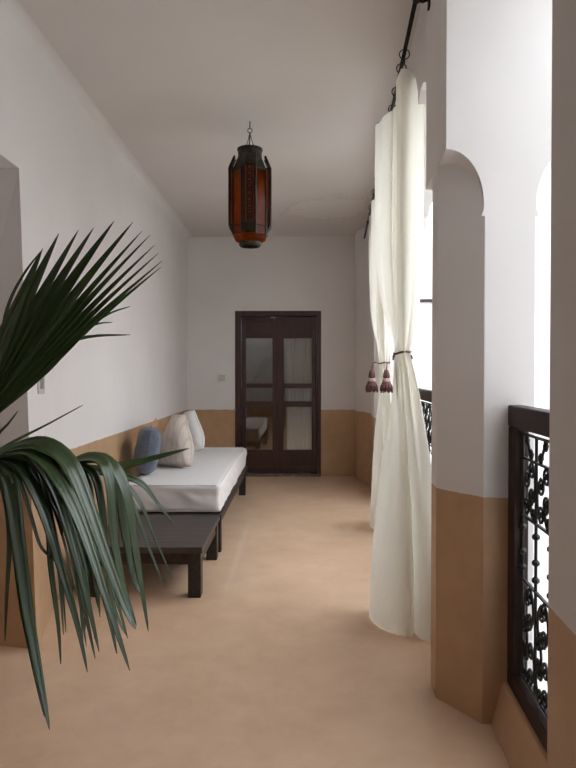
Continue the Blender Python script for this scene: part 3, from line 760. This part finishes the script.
def balustrade(sa, sb, ncell, label, individual):
    root = empty('balustrade', ar(RA, (sa+sb)/2, SILL))
    w0, w1 = 0.660, 0.715
    b = MB(); b.box((w0-0.002,sa+0.004,RTOP-0.080),(w1+0.002,sb-0.004,RTOP), ar); child(b, 'handrail', M['rail'], root, bevel=0.006)
    b = MB(); b.box((w0,sa+0.004,SILL),(w1,sb-0.004,SILL+0.065), ar); child(b, 'bottom_rail', M['rail'], root, bevel=0.005)
    for a_, b_ in ((sa+0.004,sa+0.085),(sb-0.085,sb-0.004)):
        b = MB(); b.box((w0,a_,SILL+0.065),(w1,b_,RTOP-0.080), ar); child(b, 'stile', M['rail'], root, bevel=0.005)
    i0, i1 = sa+0.095, sb-0.095
    zb, zt = SILL+0.072, RTOP-0.096
    b = MB()
    for z in (zb+0.006, zt-0.004, 1.045, 0.835, 0.600):
        b.box((RA-0.005,i0-0.012,z-0.004),(RA+0.005,i1+0.012,z+0.004), ar)
    child(b, 'cross_bars', M['iron'], root)
    step = (i1-i0)/ncell
    for k in range(ncell+1):
        s = i0+step*k; b = MB(); p0 = ar(RA,s,0)
        prof = [(0.006,zb),(0.006,0.60)]
        for zc in (0.64,0.70,0.79): prof += [(0.006,zc-0.012),(0.014,zc-0.004),(0.014,zc+0.004),(0.006,zc+0.012)]
        prof += [(0.006,zt)]
        b.lathe(prof, 8, p0); child(b, 'baluster', M['iron'], root, shade=False)
    rest = MB()
    for k in range(ncell):
        m = i0+step*(k+0.5); q = step*0.25
        paths = [s_scroll(m, 1.09, 0.084, q*1.3, 1 if k % 2 else -1),
                 c_scroll(m-q*1.45, 0.965, 0.150, q*1.5, 1), c_scroll(m+q*1.45, 0.925, 0.150, q*1.5, -1),
                 c_scroll(m-q*0.30, 0.890, 0.100, q*1.2, -1), 
                 c_scroll(m-q*1.45, 0.520, 0.145, q*1.5, 1), c_scroll(m+q*1.45, 0.500, 0.145, q*1.5, -1),
                 c_scroll(m+q*0.30, 0.400, 0.120, q*1.3, 1),
                 c_scroll(m-q*1.45, 0.325, 0.145, q*1.5, 1), c_scroll(m+q*1.45, 0.305, 0.125, q*1.5, -1)]
        for j, pth in enumerate(paths):
            own = individual or 4.0 < m < 5.7
            t = MB() if own else rest
            t.tube([ar(RA+(0.002 if j % 2 else -0.002), s, z) for s, z in pth], 0.0050, 6)
            e = pth[0], pth[-1]
            for s, z in e:   # rolled knob at each end
                t.lathe([(0.0,-0.009),(0.008,-0.005),(0.009,0.0),(0.008,0.005),(0.0,0.009)],8,ar(RA,s,z))
            if own: child(t, 'scroll', M['iron'], root, shade=True)
    if rest.v: tag(child(rest, 'scrollwork', M['iron'], root, shade=True), kind='stuff')
    tag(root, label, 'balustrade')
    return root
balustrade(1.285, 2.378, 6, 'wrought iron balustrade in dark wooden frame between the two near piers', True)
balustrade(2.903, 6.498, 22, 'wrought iron balustrade behind the cream curtains', False)

# ------------------------------------------------------------------ potted fan palm
PX, PY = -1.392, 2.32
pm = empty('fan_palm', (PX, PY, 0))
b = MB(); b.lathe([(0.17,0.0),(0.225,0.02),(0.236,0.08),(0.236,0.19),(0.215,0.28),(0.185,0.36),(0.20,0.40),(0.205,0.43),(0.185,0.43),(0.17,0.39)],36,(PX,PY,0)); child(b, 'pot', M['pot'], pm, shade=True)
b = MB(); b.lathe([(0.0,0.405),(0.10,0.402),(0.174,0.392),(0.174,0.38)],24,(PX,PY,0)); child(b, 'soil', M['soil'], pm, shade=True)
b = MB(); pr = []
for k in range(19): pr.append((0.058+0.012*(k % 2)-0.001*k, 0.38+0.027*k))
pr.append((0.0,0.90)); b.lathe(pr, 14, (PX,PY,0)); child(b, 'trunk', M['trunk'], pm)
CROWN = Vector((PX+0.01, PY-0.01, 0.87))

def spline(pts, n):
    res = []; m = len(pts)
    for i in range(n+1):
        t = i/n*(m-1); k = min(int(t), m-2); f = t-k
        p0 = pts[max(k-1,0)]; p1 = pts[k]; p2 = pts[k+1]; p3 = pts[min(k+2,m-1)]
        res.append(0.5*((2*p1)+(p2-p0)*f+(2*p0-5*p1+4*p2-p3)*f*f+(3*p1-p0-3*p2+p3)*f**3))
    return res
class Frond(MB):
    def __init__(s): super().__init__(); s.al = []
    def blade(s, pts, wf, nrm, n=22, fold=0.35):
        """one folded segment along pts; wf(t) half width, nrm hint of the surface normal"""
        path = spline([Vector(p) for p in pts], n); rows = []
        for i, p in enumerate(path):
            d = (path[min(i+1,n)]-path[max(i-1,0)])
            d = d.normalized() if d.length > 1e-9 else Vector((0,0,-1))
            nn = Vector(nrm(i/n) if callable(nrm) else nrm)
            side = d.cross(nn); side = side.normalized() if side.length > 1e-5 else Vector((1,0,0))
            up = side.cross(d).normalized(); w = wf(i/n)
            rows.append([p-side*w+up*w*fold, p-side*w*0.5+up*w*fold*0.45, p, p+side*w*0.5+up*w*fold*0.45, p+side*w+up*w*fold])
            s.al += [i/n]*5
        s.grid(rows)
    def done(s, petiole):
        o = child(s, 'frond', M['leaf'], pm, shade=True)
        at_ = o.data.attributes.new('along', 'FLOAT', 'POINT')
        for i, v in enumerate(s.al): at_.data[i].value = v
        so = o.modifiers.new('thickness', 'SOLIDIFY'); so.thickness = 0.0012
        pb = MB(); path = spline(petiole, 14)
        pb.tube(path, [0.013-0.006*i/14 for i in range(15)], 8)
        L = Vector(pm.location); pb.v = [p-L for p in pb.v]
        pb.build('petiole', M['petiole'], o, shade=True)
        return o

# --- the raised fan at upper left
fd = Frond(); YH = 1.95
hub = at(-37, 440, YH)
tips = [(42,248,0.02),(58.5,233,0.0),(78,230,0.0),(93.5,227.5,0.0),(114,221,0.01),(133,222,0.0),(142,231,0.02),(150,235,0.02),(154.5,245,0.03),(158.5,253,0.03),(162,261,0.04),(161,267,0.06)]
# directions in which neighbouring segments join
for i, (tx, ty, dy) in enumerate(tips):
    yt = YH-0.10+dy+0.02*i
    tip = at(tx, ty, yt)
    ln_ = (tip-hub).length
    nb = [math.hypot(tips[q][0]-tx, tips[q][1]-ty) for q in (i-1, i+1) if 0 <= q < len(tips)]
    gap = min(26, max(9, sum(nb)/len(nb)))*YH/F*0.60
    def wf(t, g=gap):
        if t < 0.55: return 0.002+0.56*g*(t/0.55)
        return max(0.0004, 0.56*g*(1-((t-0.55)/0.45))**0.95)
    bend = Vector((0,0,0.010))
    mid1 = hub.lerp(tip, 0.35)+bend*0.8; mid2 = hub.lerp(tip, 0.7)+bend
    fd.blade([hub, mid1, mid2, tip], wf, Vector((0.25,-1,0.25)), 26, 0.22)
fd.blade([hub, at(-6,362,YH-0.03), at(6,308,YH-0.06), at(22,275,YH-0.08), at(41,250,YH-0.08)], lambda t: 0.007*(0.4+0.6*min(1,t*3))*(1-t)**0.6+0.0004, Vector((0.25,-1,0.25)), 24)
# back segments folded behind the lower edge
for (a, b_, c_, w) in (((48,368),(98,320),(130,306),0.004),((43,374),(86,329),(112,322),0.004),((26,383),(72,341),(130,334.5),0.0065)):
    fd.blade([hub, at(a[0],a[1],YH+0.05), at(b_[0],b_[1],YH+0.10), at(c_[0],c_[1],YH+0.14)], (lambda t, w=w: w*(1.4*min(1,t*4))*(1-max(0,(t-0.45)/0.55))**0.8+0.0005), Vector((0.2,-1,0.4)), 20)
fd.done([CROWN, CROWN.lerp(hub,0.5)+Vector((0.03,-0.02,0.02)), hub, hub.lerp(at(20,390,YH),0.3)])

# --- the drooping frond in front
def droop(f, hub, Y0, Y1, px, w, peak=0.32, nrm=None, n=26, fold=0.30):
    pts = [hub]+[at(x, y, Y0+(Y1-Y0)*(i+1)/len(px)) for i, (x, y) in enumerate(px)]
    def wf(t):
        return max(0.0006, w*(0.35+0.65*smooth(t/peak)) if t < peak else w*max(0.0,1-((t-peak)/(1-peak)))**0.72+0.0004)
    def nr(t): return Vector((0.35+0.9*smooth(t*1.6), -0.55-0.35*t, 1.0-0.75*smooth(t*1.6)))
    f.blade(pts, wf, nrm or nr, n, fold)
f2 = Frond(); h2 = at(-18, 461, 1.80)
for px, w, y1 in (
    ([(8,453),(32,454),(56,480.64),(80,530),(104,602),(128,674)], 0.030, 1.55),
    ([(14,448),(40,446),(66,464),(84,503.6),(104,560),(124,612),(134,632)], 0.033, 1.62),
    ([(6,456),(26,455),(48,482.28),(66,530),(82,590),(97,655)], 0.026, 1.60),
    ([(-6,467),(6,485.56),(14,540),(24,615),(36,682),(46,735)], 0.026, 1.50),
    ([(-9,465),(2,479),(10,525),(18,600),(30,668),(41,722)], 0.018, 1.52),
    ([(2,461),(20,471),(40,511.8),(58,570),(74,625),(85,676)], 0.022, 1.66),
    ([(4,461),(24,479),(44,520),(48,570),(55,625),(58,668)], 0.015, 1.70),
    ([(4,459),(30,471),(56,511.8),(72,560),(84,620),(93,662)], 0.016, 1.72),
    ([(10,455),(44,467),(70,508.52),(92,565),(106,615),(115,657)], 0.020, 1.72),
    ([(12,453),(46,461),(74,495.4),(96,550),(114,600),(126,641)], 0.014, 1.75),
    ([(-10,469),(2,495.4),(6,540),(3,600),(1,645)], 0.011, 1.70),
    ([(0,464),(16,479),(28,515.9),(38,548),(52,562),(60,578)], 0.007, 1.72)):
    droop(f2, h2, 1.80, y1, px, w)
# upright stray segments with thin tips
f2.blade([h2, at(8,444,1.86), at(45,425,1.92), at(82,405,1.98)], lambda t: 0.0055*(1-t)**0.7+0.0004, Vector((0.2,-1,0.4)), 18)
f2.blade([h2, at(-6,437,1.84), at(6,424,1.86), at(16,411,1.88)], lambda t: 0.006*(1-t)**0.7+0.0004, Vector((0.2,-1,0.4)), 14)
rn = random.Random(5)
for k in range(11):
    x1 = rn.uniform(50,118); y1 = 640-abs(x1-85)*0.5+rn.uniform(-50,25)
    droop(f2, h2, 1.82, rn.uniform(1.68,1.85), [(4+rn.uniform(-4,6),459),(22+x1*0.16,462+rn.uniform(0,12)),(x1*0.62+8,512+rn.uniform(-8,14)),(x1*0.85+4,565),(x1,y1)], rn.uniform(0.006,0.013))
f2.done([CROWN, CROWN.lerp(h2,0.5)+Vector((0.0,-0.05,0.06)), h2, h2.lerp(at(10,446,1.78),0.4)])

# --- the frond behind, reaching towards the daybed
f3 = Frond(); h3 = at(52, 478, 2.10)
f3.blade([h3, at(95,472.5,2.14), at(140,462,2.2), at(189,448.5,2.25)], lambda t: 0.0190*(1-0.3*t)*(1-max(0,(t-0.55)/0.45))**0.7+0.0004, Vector((0.1,-1,0.45)), 22)
for px, w, y1 in (
    ([(78,462),(104,462),(116,485.8),(122,530),(132,580),(144,600)], 0.027, 2.05),
    ([(80,460),(108,465),(124,493),(132,540),(140,590),(147,634)], 0.026, 2.02),
    ([(76,461),(98,461),(108,484),(112,540),(122,590),(135,628)], 0.027, 1.95),
    ([(84,469),(118,475),(140,484),(154,500.2),(174,526)], 0.016, 2.20),
    ([(82,469),(112,479.5),(132,506.5),(148,550),(164,590)], 0.013, 2.12),
    ([(84,471),(116,478.6),(138,502),(154,540),(172,580)], 0.010, 2.16),
    ([(74,467),(92,475),(100,511),(104,560),(112,610),(126,640)], 0.018, 1.98),
    ([(70,468),(84,479.5),(90,520),(94,570),(98,620)], 0.019, 1.98),
    ([(68,470),(76,484),(80,530),(84,580),(82,640)], 0.018, 1.95),
    ([(64,473),(66,493),(70,540),(76,590),(84,650)], 0.016, 1.94)):
    droop(f3, h3, 2.10, y1, px, w)
f3.done([CROWN, CROWN.lerp(h3,0.45)+Vector((0.05,0.0,0.07)), h3, at(80,468,2.12)])
tag(pm, 'large potted fan palm with glossy drooping green fronds at the left edge', 'plant')

# ------------------------------------------------------------------ daylight
w = bpy.data.worlds.new('World'); S.world = w; w.use_nodes = True
nt = w.node_tree; nt.nodes.clear()
bg = N(nt, 'ShaderNodeBackground', Strength=2.6); bg.inputs[0].default_value = (0.89, 0.945, 1.0, 1)
wo = N(nt, 'ShaderNodeOutputWorld'); nt.links.new(bg.outputs[0], wo.inputs[0])

# ------------------------------------------------------------------ camera
cam = bpy.data.cameras.new('camera'); cam.sensor_fit = 'HORIZONTAL'; cam.sensor_width = 36.0
cam.lens = F/576*36.0; cam.clip_start = 0.05
co_ = bpy.data.objects.new('camera', cam); C.objects.link(co_)
co_.location = (0, 0, EYE)
co_.rotation_euler = (PI/2-math.atan(10/F), 0, math.atan(9/F))
S.camera = co_
vs = S.view_settings
vs.view_transform = 'Standard'; vs.look = 'None'; vs.gamma = 1.0; vs.use_curve_mapping = False
vs.exposure = 1.02
